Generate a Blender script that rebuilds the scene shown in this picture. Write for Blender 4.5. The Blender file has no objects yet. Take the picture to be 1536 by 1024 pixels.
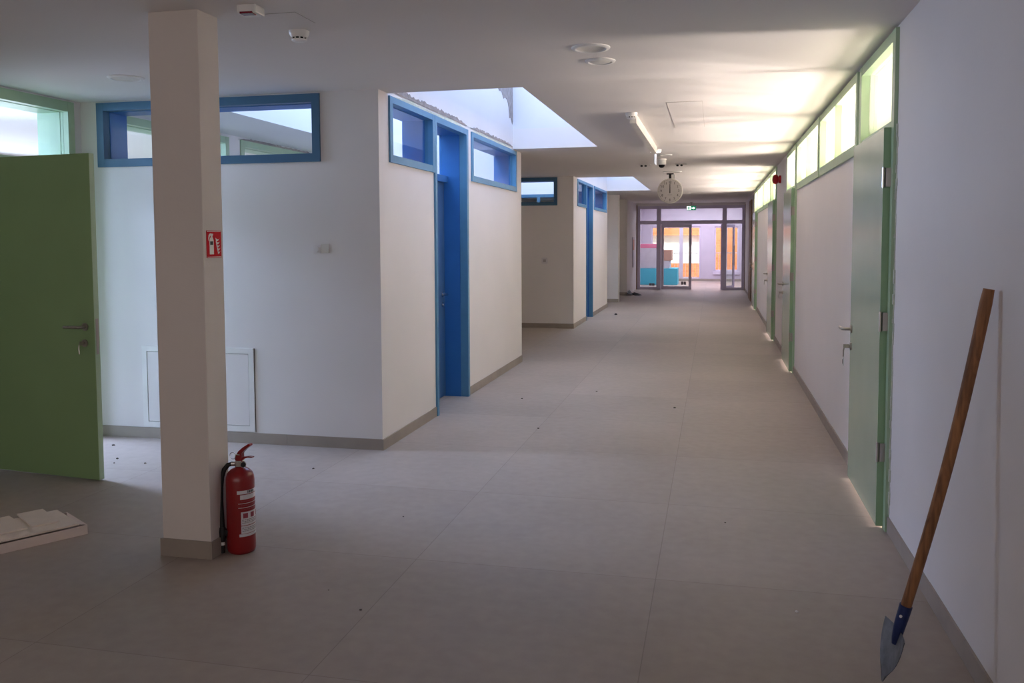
import bpy, bmesh, math, random
from mathutils import Vector, Matrix
random.seed(7)
scene = bpy.context.scene
COL = scene.collection
PI = math.pi

# ------------------------------------------------------------------ dimensions
H = 2.75                      # ceiling
XR, XB, XL = 0.9515, -2.471, -5.072
YA, YA2, YB, YB2, YE = 6.20, 11.17, 15.54, 20.63, 28.108
T = 0.27

# ------------------------------------------------------------------ materials
def lin(c):
    c = c / 255.0
    return c / 12.92 if c <= 0.04045 else ((c + 0.055) / 1.055) ** 2.4
def rgb(r, g, b): return (lin(r), lin(g), lin(b), 1.0)

def pmat(name, col, rough=0.6, metal=0.0, var=0.06, scale=6.0, bump=0.0, bscale=80.0, spec=0.5, emit=None, estr=0.0, coat=0.0):
    m = bpy.data.materials.new(name); m.use_nodes = True
    nt = m.node_tree; N = nt.nodes; L = nt.links
    b = N['Principled BSDF']
    b.inputs['Roughness'].default_value = rough
    b.inputs['Metallic'].default_value = metal
    b.inputs['Specular IOR Level'].default_value = spec
    b.inputs['Coat Weight'].default_value = coat
    tc = N.new('ShaderNodeTexCoord')
    nz = N.new('ShaderNodeTexNoise'); nz.inputs['Scale'].default_value = scale; nz.inputs['Detail'].default_value = 5
    L.new(tc.outputs['Object'], nz.inputs['Vector'])
    rp = N.new('ShaderNodeValToRGB')
    lo = tuple(max(0, c * (1 - var)) for c in col[:3]) + (1,)
    hi = tuple(min(1, c * (1 + var)) for c in col[:3]) + (1,)
    rp.color_ramp.elements[0].position = 0.3; rp.color_ramp.elements[0].color = lo
    rp.color_ramp.elements[1].position = 0.7; rp.color_ramp.elements[1].color = hi
    L.new(nz.outputs['Fac'], rp.inputs['Fac']); L.new(rp.outputs['Color'], b.inputs['Base Color'])
    if bump:
        n2 = N.new('ShaderNodeTexNoise'); n2.inputs['Scale'].default_value = bscale; n2.inputs['Detail'].default_value = 3
        L.new(tc.outputs['Object'], n2.inputs['Vector'])
        bp = N.new('ShaderNodeBump'); bp.inputs['Strength'].default_value = bump; bp.inputs['Distance'].default_value = 0.01
        L.new(n2.outputs['Fac'], bp.inputs['Height']); L.new(bp.outputs['Normal'], b.inputs['Normal'])
    if emit:
        b.inputs['Emission Color'].default_value = emit; b.inputs['Emission Strength'].default_value = estr
    return m

def glass_mat(name, tint=(1, 1, 1, 1), refl=1.0, film=0.0):
    m = bpy.data.materials.new(name); m.use_nodes = True
    nt = m.node_tree; N = nt.nodes; L = nt.links
    N.remove(N['Principled BSDF'])
    tr = N.new('ShaderNodeBsdfTransparent'); tr.inputs['Color'].default_value = tint
    gl = N.new('ShaderNodeBsdfGlossy'); gl.inputs['Roughness'].default_value = 0.03
    lw = N.new('ShaderNodeLayerWeight'); lw.inputs['Blend'].default_value = 0.5
    pw = N.new('ShaderNodeMath'); pw.operation = 'POWER'; pw.inputs[1].default_value = 5.0
    mu = N.new('ShaderNodeMath'); mu.operation = 'MULTIPLY_ADD'; mu.inputs[1].default_value = 0.8 * refl; mu.inputs[2].default_value = 0.035 * refl
    mx = N.new('ShaderNodeMixShader')
    L.new(lw.outputs['Facing'], pw.inputs[0]); L.new(pw.outputs[0], mu.inputs[0]); L.new(mu.outputs[0], mx.inputs['Fac'])
    L.new(tr.outputs[0], mx.inputs[1]); L.new(gl.outputs[0], mx.inputs[2])
    out = mx.outputs[0]
    if film:
        tl = N.new('ShaderNodeBsdfTranslucent'); tl.inputs['Color'].default_value = (0.93, 0.97, 0.88, 1)
        m2 = N.new('ShaderNodeMixShader'); m2.inputs['Fac'].default_value = film
        L.new(out, m2.inputs[1]); L.new(tl.outputs[0], m2.inputs[2]); out = m2.outputs[0]
    L.new(out, N['Material Output'].inputs['Surface'])
    return m

def floor_mat():
    m = bpy.data.materials.new('floor_tiles'); m.use_nodes = True
    nt = m.node_tree; N = nt.nodes; L = nt.links; b = N['Principled BSDF']
    tc = N.new('ShaderNodeTexCoord'); sp = N.new('ShaderNodeSeparateXYZ'); L.new(tc.outputs['Object'], sp.inputs[0])
    def M(op, a, bv=None):
        n = N.new('ShaderNodeMath'); n.operation = op
        for i, v in enumerate((a, bv)):
            if v is None: continue
            if isinstance(v, (int, float)): n.inputs[i].default_value = v
            else: L.new(v, n.inputs[i])
        return n.outputs[0]
    def joint(src, off, per, w):
        u = M('DIVIDE', M('SUBTRACT', src, off), per)
        f = M('FRACT', u)
        d = M('MULTIPLY', M('MINIMUM', f, M('SUBTRACT', 1.0, f)), per)
        return M('LESS_THAN', d, w), M('FLOOR', u)
    jx, ix = joint(sp.outputs[0], -1.455, 1.2, 0.0022)
    jy, iy = joint(sp.outputs[1], 4.085, 1.2, 0.0022)
    j = M('MAXIMUM', jx, jy)
    cid = N.new('ShaderNodeCombineXYZ'); L.new(ix, cid.inputs[0]); L.new(iy, cid.inputs[1])
    wn = N.new('ShaderNodeTexWhiteNoise'); L.new(cid.outputs[0], wn.inputs['Vector'])
    n1 = N.new('ShaderNodeTexNoise'); n1.inputs['Scale'].default_value = 0.9; n1.inputs['Detail'].default_value = 6
    n2 = N.new('ShaderNodeTexNoise'); n2.inputs['Scale'].default_value = 14; n2.inputs['Detail'].default_value = 8
    L.new(tc.outputs['Object'], n1.inputs['Vector']); L.new(tc.outputs['Object'], n2.inputs['Vector'])
    v = M('ADD', M('MULTIPLY', n1.outputs['Fac'], 0.6), M('MULTIPLY', n2.outputs['Fac'], 0.3))
    v = M('ADD', v, M('MULTIPLY', wn.outputs['Value'], 0.12))
    rp = N.new('ShaderNodeValToRGB')
    rp.color_ramp.elements[0].position = 0.25; rp.color_ramp.elements[0].color = rgb(150, 138, 129)
    rp.color_ramp.elements[1].position = 0.80; rp.color_ramp.elements[1].color = rgb(183, 171, 162)
    L.new(v, rp.inputs['Fac'])
    mx = N.new('ShaderNodeMix'); mx.data_type = 'RGBA'
    L.new(M('MULTIPLY', j, 0.36), mx.inputs[0]); L.new(rp.outputs['Color'], mx.inputs[6]); mx.inputs[7].default_value = rgb(95, 84, 78)
    L.new(mx.outputs[2], b.inputs['Base Color'])
    rr = M('ADD', 0.42, M('MULTIPLY', n1.outputs['Fac'], 0.25)); L.new(rr, b.inputs['Roughness'])
    b.inputs['Specular IOR Level'].default_value = 0.35
    return m

def brick_mat():
    m = bpy.data.materials.new('orange_brickwork'); m.use_nodes = True
    nt = m.node_tree; N = nt.nodes; L = nt.links; b = N['Principled BSDF']
    tc = N.new('ShaderNodeTexCoord'); mp = N.new('ShaderNodeMapping'); mp.inputs['Rotation'].default_value = (PI / 2, 0, 0)
    br = N.new('ShaderNodeTexBrick'); br.inputs['Scale'].default_value = 2.2
    br.inputs['Color1'].default_value = rgb(178, 96, 58); br.inputs['Color2'].default_value = rgb(190, 110, 70); br.inputs['Mortar'].default_value = rgb(190, 140, 105)
    br.inputs['Mortar Size'].default_value = 0.015
    L.new(tc.outputs['Object'], mp.inputs[0]); L.new(mp.outputs[0], br.inputs['Vector']); L.new(br.outputs['Color'], b.inputs['Base Color'])
    b.inputs['Roughness'].default_value = 0.9
    return m

def wood_mat(name, c1, c2, sc=3.0):
    m = bpy.data.materials.new(name); m.use_nodes = True
    nt = m.node_tree; N = nt.nodes; L = nt.links; b = N['Principled BSDF']
    tc = N.new('ShaderNodeTexCoord'); mp = N.new('ShaderNodeMapping'); mp.inputs['Scale'].default_value = (14, 14, 1.6)
    n = N.new('ShaderNodeTexNoise'); n.inputs['Scale'].default_value = sc; n.inputs['Detail'].default_value = 8; n.inputs['Distortion'].default_value = 1.2
    rp = N.new('ShaderNodeValToRGB'); rp.color_ramp.elements[0].position = 0.35; rp.color_ramp.elements[0].color = c1
    rp.color_ramp.elements[1].position = 0.7; rp.color_ramp.elements[1].color = c2
    L.new(tc.outputs['Object'], mp.inputs[0]); L.new(mp.outputs[0], n.inputs['Vector']); L.new(n.outputs['Fac'], rp.inputs['Fac']); L.new(rp.outputs['Color'], b.inputs['Base Color'])
    b.inputs['Roughness'].default_value = 0.6
    return m

M = dict(
    wall=pmat('white_wall_paint', rgb(229, 224, 223), 0.75, var=0.025, scale=1.3, bump=0.05, bscale=60),
    ceil=pmat('ceiling_paint', rgb(228, 223, 221), 0.85, var=0.02, scale=0.7),
    shaft=pmat('skylight_plaster', rgb(224, 224, 230), 0.85, var=0.04, scale=2.0),
    column=pmat('column_paint', rgb(222, 214, 208), 0.75, var=0.03, scale=2.0, bump=0.06),
    floor=floor_mat(),
    base=pmat('baseboard_tile', rgb(158, 147, 137), 0.55, var=0.08, scale=5),
    grout=pmat('dark_joint', rgb(90, 82, 76), 0.9),
    green=pmat('green_frame_paint', rgb(168, 192, 160), 0.4, var=0.04, scale=9),
    greenleaf=pmat('green_leaf_paint', rgb(168, 186, 160), 0.2, var=0.03, scale=3),
    greenleafL=pmat('deep_green_leaf_paint', rgb(142, 174, 122), 0.5, var=0.03, scale=3),
    greenedge=pmat('green_edge_paint', rgb(150, 182, 146), 0.45),
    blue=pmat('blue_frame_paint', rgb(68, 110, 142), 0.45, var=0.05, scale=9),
    bluelit=pmat('blue_frame_paint_lit', rgb(86, 140, 176), 0.45, var=0.05, scale=9),  # same blue paint, skylight on the corridor frames put into a lighter colour
    bluelin=pmat('blue_lining_lit', rgb(50, 114, 184), 0.45, var=0.04, scale=5),  # lit look of the linings put into the colour, more saturated than the frames
    blueleaf=pmat('blue_leaf_paint', rgb(58, 98, 146), 0.4, var=0.04, scale=3),
    glass=glass_mat('clear_glass', (0.94, 0.97, 0.95, 1), 0.8),
    gglass=glass_mat('greenish_glass', (0.97, 0.99, 0.95, 1), 0.8, 0.12),
    steel=pmat('brushed_steel', rgb(176, 168, 160), 0.32, 1.0),
    chrome=pmat('chrome', rgb(210, 205, 200), 0.18, 1.0),
    red=pmat('extinguisher_red', rgb(138, 16, 20), 0.32, var=0.05, coat=0.3),
    redsign=pmat('sign_red', rgb(205, 22, 36), 0.65, spec=.12),
    black=pmat('black_rubber', rgb(24, 24, 25), 0.55),
    blackplastic=pmat('black_plastic', rgb(18, 18, 20), 0.6, spec=.1),
    white=pmat('white_plastic', rgb(232, 230, 228), 0.4),
    offwhite=pmat('white_device_plastic', rgb(222, 218, 212), 0.5),
    label=pmat('label_white', rgb(215, 210, 215), 0.5, var=0.03, scale=40),
    labelred=pmat('label_print', rgb(150, 60, 75), 0.5),
    labelgrey=pmat('label_grey_print', rgb(120, 112, 120), 0.6),
    signwhite=pmat('sign_white', rgb(236, 232, 230), 0.4),
    wood=wood_mat('shovel_wood', rgb(112, 72, 44), rgb(164, 112, 68)),
    jambwood=wood_mat('raw_wood', rgb(120, 92, 68), rgb(168, 136, 100)),
    bluesteel=pmat('blue_painted_steel', rgb(26, 42, 92), 0.45, 0.2, var=0.2, scale=40),
    blade=pmat('worn_shovel_steel', rgb(118, 120, 126), 0.5, 0.5, var=0.25, scale=25, bump=0.1, bscale=60),
    card=pmat('white_board', rgb(226, 212, 200), 0.7, var=0.04, scale=10),
    cardbox=pmat('box_cardboard', rgb(222, 206, 200), 0.75, var=0.04, scale=8),
    plaster=pmat('raw_plaster', rgb(156, 146, 142), 0.95, var=0.2, scale=18, bump=0.6, bscale=40),
    foam=pmat('pale_foam', rgb(202, 206, 190), 0.95, var=0.12, scale=30, bump=0.5, bscale=60),
    alu=pmat('grey_aluminium', rgb(208, 200, 218), 0.5, 0.0),
    lilac=pmat('lobby_plaster', rgb(196, 188, 202), 0.85, var=0.06, scale=1.5),
    turq=pmat('turquoise_foam', rgb(84, 190, 214), 0.8, var=0.04),
    pink=pmat('pink_foam', rgb(226, 130, 160), 0.8),
    greyfoam=pmat('grey_white_foam', rgb(206, 200, 208), 0.85),
    brownboard=pmat('brown_board', rgb(190, 150, 132), 0.85),
    dial=pmat('clock_dial', rgb(212, 207, 206), 0.5, var=0.02),
    ink=pmat('black_print', rgb(30, 30, 32), 0.6),
    exitgreen=pmat('exit_green', rgb(20, 120, 84), 0.5, emit=rgb(30, 140, 100), estr=0.5),
    exitwhite=pmat('exit_white', rgb(235, 245, 240), 0.5, emit=(0.85, 1, 0.93, 1), estr=1.6),
    led=pmat('led_white', rgb(255, 255, 255), 0.4, emit=(0.93, 0.95, 1, 1), estr=4.0),
    acrylic=pmat('acrylic_edge', rgb(232, 234, 244), 0.2, emit=(0.85, 0.88, 1, 1), estr=0.35),
    darkred=pmat('dark_red_lens', rgb(120, 20, 36), 0.25),
    siren=pmat('siren_red', rgb(190, 24, 34), 0.35),
    switchgrey=pmat('grey_socket_plastic', rgb(168, 160, 164), 0.5),
    brick=brick_mat(),
    ground=pmat('outside_paving', rgb(215, 210, 205), 0.9),
    crumb=pmat('plaster_crumb', rgb(96, 86, 80), 0.9),
    crumbw=pmat('white_crumb', rgb(225, 222, 218), 0.9),
    noticered=pmat('notice_red', rgb(190, 120, 105), 0.5),
)

# ------------------------------------------------------------------ helpers
def link(o, parent=None):
    COL.objects.link(o)
    if parent is not None: o.parent = parent
    return o
def tag(o, label=None, cat=None, group=None, kind=None):
    if label: o['label'] = label
    if cat: o['category'] = cat
    if group: o['group'] = group
    if kind: o['kind'] = kind
    return o
def empty(name, loc=(0, 0, 0), rz=0, label=None, cat=None, group=None, kind=None):
    o = bpy.data.objects.new(name, None); link(o); o.location = loc; o.rotation_euler = (0, 0, rz)
    o.empty_display_size = 0.1
    return tag(o, label, cat, group, kind)
ident = lambda a, n, z: (a, n, z)

class MB:
    """collects shapes and links them as one mesh object; pts pass through self.f then are shifted by -origin"""
    def __init__(s, f=ident, origin=(0, 0, 0)):
        s.bm = bmesh.new(); s.f = f; s.o = Vector(origin)
    def v(s, p): return s.bm.verts.new(Vector(s.f(*p)) - s.o)
    def box(s, a0, a1, n0, n1, z0, z1, bev=0.0):
        vs = [s.v((a, n, z)) for a in (a0, a1) for n in (n0, n1) for z in (z0, z1)]
        fs = [(0, 1, 3, 2), (4, 6, 7, 5), (0, 4, 5, 1), (2, 3, 7, 6), (0, 2, 6, 4), (1, 5, 7, 3)]
        F = [s.bm.faces.new([vs[i] for i in f]) for f in fs]
        if bev:
            ed = list({e for f in F for e in f.edges})
            bmesh.ops.bevel(s.bm, geom=ed, offset=bev, segments=2, profile=0.6, affect='EDGES')
        return s
    def quad(s, *ps):
        s.bm.faces.new([s.v(p) for p in ps]); return s
    def prism(s, pts, d):          # pts planar 3D polygon, extruded by vector d (both before mapping)
        A = [s.v(p) for p in pts]; B = [s.v(tuple(Vector(p) + Vector(d))) for p in pts]
        s.bm.faces.new(A); s.bm.faces.new(B[::-1]); n = len(A)
        for i in range(n): s.bm.faces.new([A[i], B[i], B[(i + 1) % n], A[(i + 1) % n]])
        return s
    def tube(s, path, r, seg=12, cap=True, flat=1.0):
        P = [Vector(s.f(*p)) - s.o for p in path]
        R = r if isinstance(r, (list, tuple)) else [r] * len(P)
        rings = []; up = None
        for i, p in enumerate(P):
            t = (P[min(i + 1, len(P) - 1)] - P[max(i - 1, 0)]).normalized()
            if up is None:
                up = Vector((0, 0, 1)) if abs(t.z) < 0.9 else Vector((1, 0, 0))
            x = t.cross(up).normalized(); y = x.cross(t).normalized(); up = y
            rings.append([s.bm.verts.new(p + (x * math.cos(2 * PI * k / seg) + y * math.sin(2 * PI * k / seg) * flat) * R[i]) for k in range(seg)])
        for a, b in zip(rings, rings[1:]):
            for k in range(seg): s.bm.faces.new([a[k], a[(k + 1) % seg], b[(k + 1) % seg], b[k]])
        if cap: s.bm.faces.new(rings[0][::-1]); s.bm.faces.new(rings[-1])
        return s
    def lathe(s, prof, c, axis='z', seg=32, cap=True):     # prof = [(r, h)]
        c = Vector(c); rings = []
        for r, h in prof:
            ring = []
            for k in range(seg):
                x, y = r * math.cos(2 * PI * k / seg), r * math.sin(2 * PI * k / seg)
                p = {'z': (x, y, h), 'y': (x, h, y), 'x': (h, x, y)}[axis]
                ring.append(s.v(tuple(c + Vector(p))))
            rings.append(ring)
        for a, b in zip(rings, rings[1:]):
            for k in range(seg): s.bm.faces.new([a[k], a[(k + 1) % seg], b[(k + 1) % seg], b[k]])
        if cap:
            if prof[0][0] > 1e-5: s.bm.faces.new(rings[0][::-1])
            if prof[-1][0] > 1e-5: s.bm.faces.new(rings[-1])
        return s
    def text(s, string, size, place):                      # place(x, y) -> 3D
        cu = bpy.data.curves.new('t', 'FONT'); cu.body = string; cu.size = size; cu.align_x = 'CENTER'; cu.align_y = 'CENTER'
        o = bpy.data.objects.new('t', cu); COL.objects.link(o)
        dg = bpy.context.evaluated_depsgraph_get(); me = bpy.data.meshes.new_from_object(o.evaluated_get(dg))
        vs = [s.bm.verts.new(Vector(place(v.co.x, v.co.y)) - s.o) for v in me.vertices]
        for p in me.polygons:
            try: s.bm.faces.new([vs[i] for i in p.vertices])
            except ValueError: pass
        bpy.data.objects.remove(o); bpy.data.curves.remove(cu); bpy.data.meshes.remove(me)
        return s
    def build(s, name, mat, parent=None, smooth=False, recalc=True):
        bmesh.ops.remove_doubles(s.bm, verts=s.bm.verts, dist=1e-6)
        if recalc: bmesh.ops.recalc_face_normals(s.bm, faces=s.bm.faces)
        me = bpy.data.meshes.new(name); s.bm.to_mesh(me); s.bm.free()
        if smooth:
            for p in me.polygons: p.use_smooth = True
            try: me.set_sharp_from_angle(angle=math.radians(38))
            except Exception: pass
        me.materials.append(mat)
        return link(bpy.data.objects.new(name, me), parent)

# wall frames: (a = along the wall, n = out of the wall face into the corridor, z)
fR = lambda a, n, z: (XR - n, a, z)
fL = lambda a, n, z: (XL + n, a, z)
fA = lambda a, n, z: (a, YA - n, z)
fS = lambda a, n, z: (XB + n, a, z)
fB = lambda a, n, z: (a, YB - n, z)
fE = lambda a, n, z: (a, YE - n, z)

def wall(name, f, a0, a1, z0, z1, holes, mat, label, thick=T, n0=0.0):
    A = sorted({a0, a1, *[h[0] for h in holes], *[h[1] for h in holes]}); Z = sorted({z0, z1, *[h[2] for h in holes], *[h[3] for h in holes]})
    A = [a for a in A if a0 <= a <= a1]; Z = [z for z in Z if z0 <= z <= z1]
    solid = lambda i, j: 0 <= i < len(A) - 1 and 0 <= j < len(Z) - 1 and not any(
        h[0] < (A[i] + A[i + 1]) / 2 < h[1] and h[2] < (Z[j] + Z[j + 1]) / 2 < h[3] for h in holes)
    b = MB(f); n1 = n0 - thick
    for i in range(len(A) - 1):
        for j in range(len(Z) - 1):
            if not solid(i, j): continue
            p, q, r, t = A[i], A[i + 1], Z[j], Z[j + 1]
            b.quad((p, n0, r), (q, n0, r), (q, n0, t), (p, n0, t)); b.quad((p, n1, r), (p, n1, t), (q, n1, t), (q, n1, r))
            if not solid(i - 1, j): b.quad((p, n0, r), (p, n0, t), (p, n1, t), (p, n1, r))
            if not solid(i + 1, j): b.quad((q, n0, r), (q, n1, r), (q, n1, t), (q, n0, t))
            if not solid(i, j - 1): b.quad((p, n0, r), (p, n1, r), (q, n1, r), (q, n0, r))
            if not solid(i, j + 1): b.quad((p, n0, t), (q, n0, t), (q, n1, t), (p, n1, t))
    return tag(b.build(name, mat), label, 'wall', None, 'structure')

def mid(f, a0, a1): return f((a0 + a1) / 2, 0, 0)

def window(name, f, a0, a1, z0, z1, border, mulls, paint, lining, gl, label, proud=0.016, depth=T, top=None):
    top = border if top is None else top
    o = mid(f, a0, a1); R = empty(name, o, 0, label, 'window', None, 'structure')
    i0, i1, k0, k1 = a0 + border, a1 - border, z0 + border, z1 - top
    b = MB(f, o)
    b.box(a0, i0, -0.06, proud, z0, z1); b.box(i1, a1, -0.06, proud, z0, z1)
    b.box(i0, i1, -0.06, proud - .002, z0, k0); b.box(i0, i1, -0.06, proud - .002, k1, z1)
    b.build('frame', paint, R)
    b = MB(f, o); e = 0.004; d = -depth - 0.004
    b.box(a0, i0 + e, d, -0.062, z0, z1); b.box(i1 - e, a1, d, -0.062, z0, z1)
    b.box(i0 + e, i1 - e, d, -0.062, z0, k0 + e); b.box(i0 + e, i1 - e, d, -0.062, k1 - e, z1)
    b.build('lining', lining, R)
    edges = [i0]
    for m, w in mulls:
        MB(f, o).box(m - w / 2, m + w / 2, -0.06, proud - .004, k0, k1).build('mullion', paint, R)
        edges += [m - w / 2, m + w / 2]
    edges.append(i1)
    for p, q in zip(edges[::2], edges[1::2]):
        MB(f, o).box(p, q, -0.036, -0.030, k0, k1).build('pane', gl, R)
    return R

def lever(parent, f, o, a, z, n, way, mat, face=0.0):
    """lever handle: rose, neck, bar; way = +1/-1 along a. returns the handle mesh"""
    b = MB(f, o)
    b.lathe([(0.025, 0.0), (0.026, 0.006), (0.022, 0.010), (0.009, 0.011), (0.009, 0.045)], (0, 0, 0), 'y', 20) if False else None
    b.tube([(a, n, z), (a, n + 0.009, z)], 0.026, 20)
    b.tube([(a, n + .006, z), (a, n + 0.045, z), (a + way * 0.012, n + 0.056, z), (a + way * 0.03, n + 0.058, z), (a + way * 0.13, n + 0.058, z - 0.002)], [0.010, 0.010, 0.0105, 0.010, 0.009], 12)
    return b.build('handle', mat, parent, True)
def escutcheon(parent, f, o, a, z, n, mat, key=True, keytag=False):
    b = MB(f, o); b.tube([(a, n, z), (a, n + 0.009, z)], 0.025, 20); b.tube([(a, n + .006, z), (a, n + 0.016, z)], 0.009, 12)
    e = b.build('lock_rose', mat, parent, True)
    if key:
        b = MB(f, o); b.box(a - .0015, a + .0015, n + .014, n + .05, z - .012, z + .012); b.tube([(a - .008, n + .046, z - .01), (a - .006, n + .05, z - .03), (a - .002, n + .05, z - .07)], 0.004, 8)
        k = b.build('key', M['steel'], parent, True)
        if keytag:
            MB(f, o).box(a - .012, a + .012, n + .047, n + .053, z - .13, z - .075).build('key_tag', M['white'], parent)
            MB(f, o).box(a - .006, a + .006, n + .0525, n + .0545, z - .118, z - .088).build('tag_print', M['ink'], parent)

# ================================================================== SETTING
# floor
fl = MB().box(-9.2, 7.0, -3.4, 34.2, -0.12, 0.0).build('floor', M['floor'])
tag(fl, 'dusty grey-beige floor of large tiles running down the corridor', 'floor', None, 'structure')

# ceiling with the light wells cut out
WA = (XB - .1, -1.403, 6.40, 10.69); WB = (XB - .1, -1.45, 15.94, 20.5)
IA = (-4.16, XB - T, 6.62, 10.9); IB = (-4.9, XB - T, 15.95, 20.36)
def slab(name, x0, x1, y0, y1, z0, z1, holes, mat, label):
    f = lambda a, n, z: (a, z, n + z0)     # reuse the wall grid: a=x, z=y
    X = sorted({x0, x1, *[h[0] for h in holes], *[h[1] for h in holes]}); Y = sorted({y0, y1, *[h[2] for h in holes], *[h[3] for h in holes]})
    sol = lambda i, j: 0 <= i < len(X) - 1 and 0 <= j < len(Y) - 1 and not any(h[0] < (X[i] + X[i + 1]) / 2 < h[1] and h[2] < (Y[j] + Y[j + 1]) / 2 < h[3] for h in holes)
    b = MB()
    for i in range(len(X) - 1):
        for j in range(len(Y) - 1):
            if not sol(i, j): continue
            p, q, r, t = X[i], X[i + 1], Y[j], Y[j + 1]
            b.quad((p, r, z0), (q, r, z0), (q, t, z0), (p, t, z0)); b.quad((p, r, z1), (p, t, z1), (q, t, z1), (q, r, z1))
            if not sol(i - 1, j): b.quad((p, r, z0), (p, t, z0), (p, t, z1), (p, r, z1))
            if not sol(i + 1, j): b.quad((q, r, z0), (q, r, z1), (q, t, z1), (q, t, z0))
            if not sol(i, j - 1): b.quad((p, r, z0), (p, r, z1), (q, r, z1), (q, r, z0))
            if not sol(i, j + 1): b.quad((p, t, z0), (q, t, z0), (q, t, z1), (p, t, z1))
    return tag(b.build(name, mat), label, 'ceiling', None, 'structure')
slab('ceiling', -9.2, 7.0, -3.4, 28.38, H, H + 0.25, [WA, WB, IA, IB], M['ceil'], 'flat white plasterboard ceiling with light wells cut along its left side')

def shaft(w, z1, name, label, skip_left):
    x0, x1, y0, y1 = w; b = MB(); t = 0.12; z0 = H + 0.004
    z0 = H + 0.25
    b.box(x1, x1 + t, y0 - t, y1 + t, z0, z1); b.box(x0, x1, y1, y1 + t, z0, z1); b.box(x0, x1, y0 - t, y0, z0, z1)
    if not skip_left: b.box(x0 - t, x0, y0 - t, y1 + t, z0, z1)
    return tag(b.build(name, M['shaft']), label, 'skylight shaft', None, 'structure')
ZT = 3.95
shaft(WA, ZT, 'wall_skylight', 'pale blue-white plastered sides of the first light well above the blue door', True)
shaft(WB, ZT, 'wall_skylight_far', 'pale blue-white sides of the second, farther light well', True)
shaft(IA, ZT, 'wall_skylight_room', 'white sides of the light well inside the first room block', False)
shaft(IB, ZT, 'wall_skylight_room_far', 'white sides of the light well inside the second room block', False)

# right wall and its openings ------------------------------------------------
D1 = (5.03, 6.20); P2 = (6.30, 8.47); P3 = (8.53, 10.72); D2 = (10.83, 12.12)
D3 = (14.20, 15.58); P4 = (15.62, 17.78); P5 = (17.84, 20.15); D4 = (20.22, 21.55)
ZP, ZH = 2.185, 2.735
holes = [(d[0], d[1], 0.0, ZH) for d in (D1, D2, D3, D4)] + [(p[0], p[1], ZP, ZH) for p in (P2, P3, P4, P5)]
wall('wall_right', fR, -3.2, YE, 0, H, holes, M['wall'], 'long white right-hand corridor wall with green doors and green transom windows')

def green_door(name, D, label, keytag=False):
    a0, a1 = D; o = mid(fR, a0, a1); R = empty(name, o, 0, label, 'door', None, 'structure')
    zt0, zt1 = 2.255, 2.675
    b = MB(fR, o)
    b.box(a0, a0 + .075, -.06, .020, 0, ZH); b.box(a1 - .075, a1, -.06, .020, 0, ZH)
    b.box(a0 + .075, a1 - .075, -.06, .018, zt1, ZH); b.box(a0 + .075, a1 - .075, -.06, .012, zt0 - .06, zt0)
    b.build('frame', M['green'], R)
    b = MB(fR, o); d = -T - .004
    b.box(a0, a0 + .08, d, -.062, 0, ZH); b.box(a1 - .08, a1, d, -.062, 0, ZH)
    b.box(a0 + .08, a1 - .08, d, -.062, zt1 - .004, ZH); b.box(a0 + .08, a1 - .08, d, -.062, zt0 - .06, zt0 + .004)
    b.build('lining', M['green'], R)
    MB(fR, o).box(a0 + .075, a1 - .075, -.036, -.030, zt0, zt1).build('pane', M['gglass'], R)
    lf = MB(fR, o); lf.box(a0 + .07, a1 - .05, .021, .056, .012, 2.215, .002)
    leaf = lf.build('door_leaf', M['greenleaf'], R)
    MB(fR, o).box(a0 + .062, a0 + .0695, .015, .057, .012, 2.215).build('leaf_edge', M['greenedge'], leaf)
    lever(leaf, fR, o, a1 - .115, 1.015, .056, 1, M['steel'])
    escutcheon(leaf, fR, o, a1 - .11, .90, .056, M['steel'], True, keytag)
    for z in (.43, 1.157, 1.945):
        b = MB(fR, o); b.box(a0 + .046, a0 + .062, .02, .046, z - .05, z + .05); b.tube([(a0 + .058, .056, z - .055), (a0 + .058, .056, z + .055)], .008, 10)
        b.build('hinge', M['steel'], R)
    return R
green_door('door_1', D1, 'pale green door nearest the shovel, with a tagged key in its lock', True)
green_door('door_2', D2, 'green door beside the red siren, on the siren\'s near side')
green_door('door_3', D3, 'green door just beyond the red siren on the right wall')
green_door('door_4', D4, 'farthest green door on the right wall, close to the glazed partition')
wr = dict(f=fR, z0=ZP, z1=ZH, border=.07, paint=M['green'], lining=M['green'], gl=M['gglass'], top=.062, proud=.02)
window('window_1', a0=P2[0], a1=P2[1], mulls=[(7.42, .018)], label='nearest green two-pane transom window right beside the nearest green door', **wr)
window('window_2', a0=P3[0], a1=P3[1], mulls=[(9.66, .018)], label='green two-pane transom window touching the door before the red siren', **wr)
window('window_3', a0=P4[0], a1=P4[1], mulls=[(16.7, .03)], label='green transom window just past the first door beyond the siren', **wr)
window('window_4', a0=P5[0], a1=P5[1], mulls=[(19.0, .03)], label='farthest green transom window on the right wall', **wr)

# rooms behind the right wall
b = MB()
for y in (-0.2, 6.245, 12.9, 22.4): b.box(XR + T, 6.6, y - .03, y + .03, 0, H)
b.box(6.6, 6.85, -3.2, 28.1, 0, H)
tag(b.build('wall_rooms_right', M['wall']), 'white walls of the sunlit rooms behind the right-hand transoms', 'wall', None, 'structure')

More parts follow.
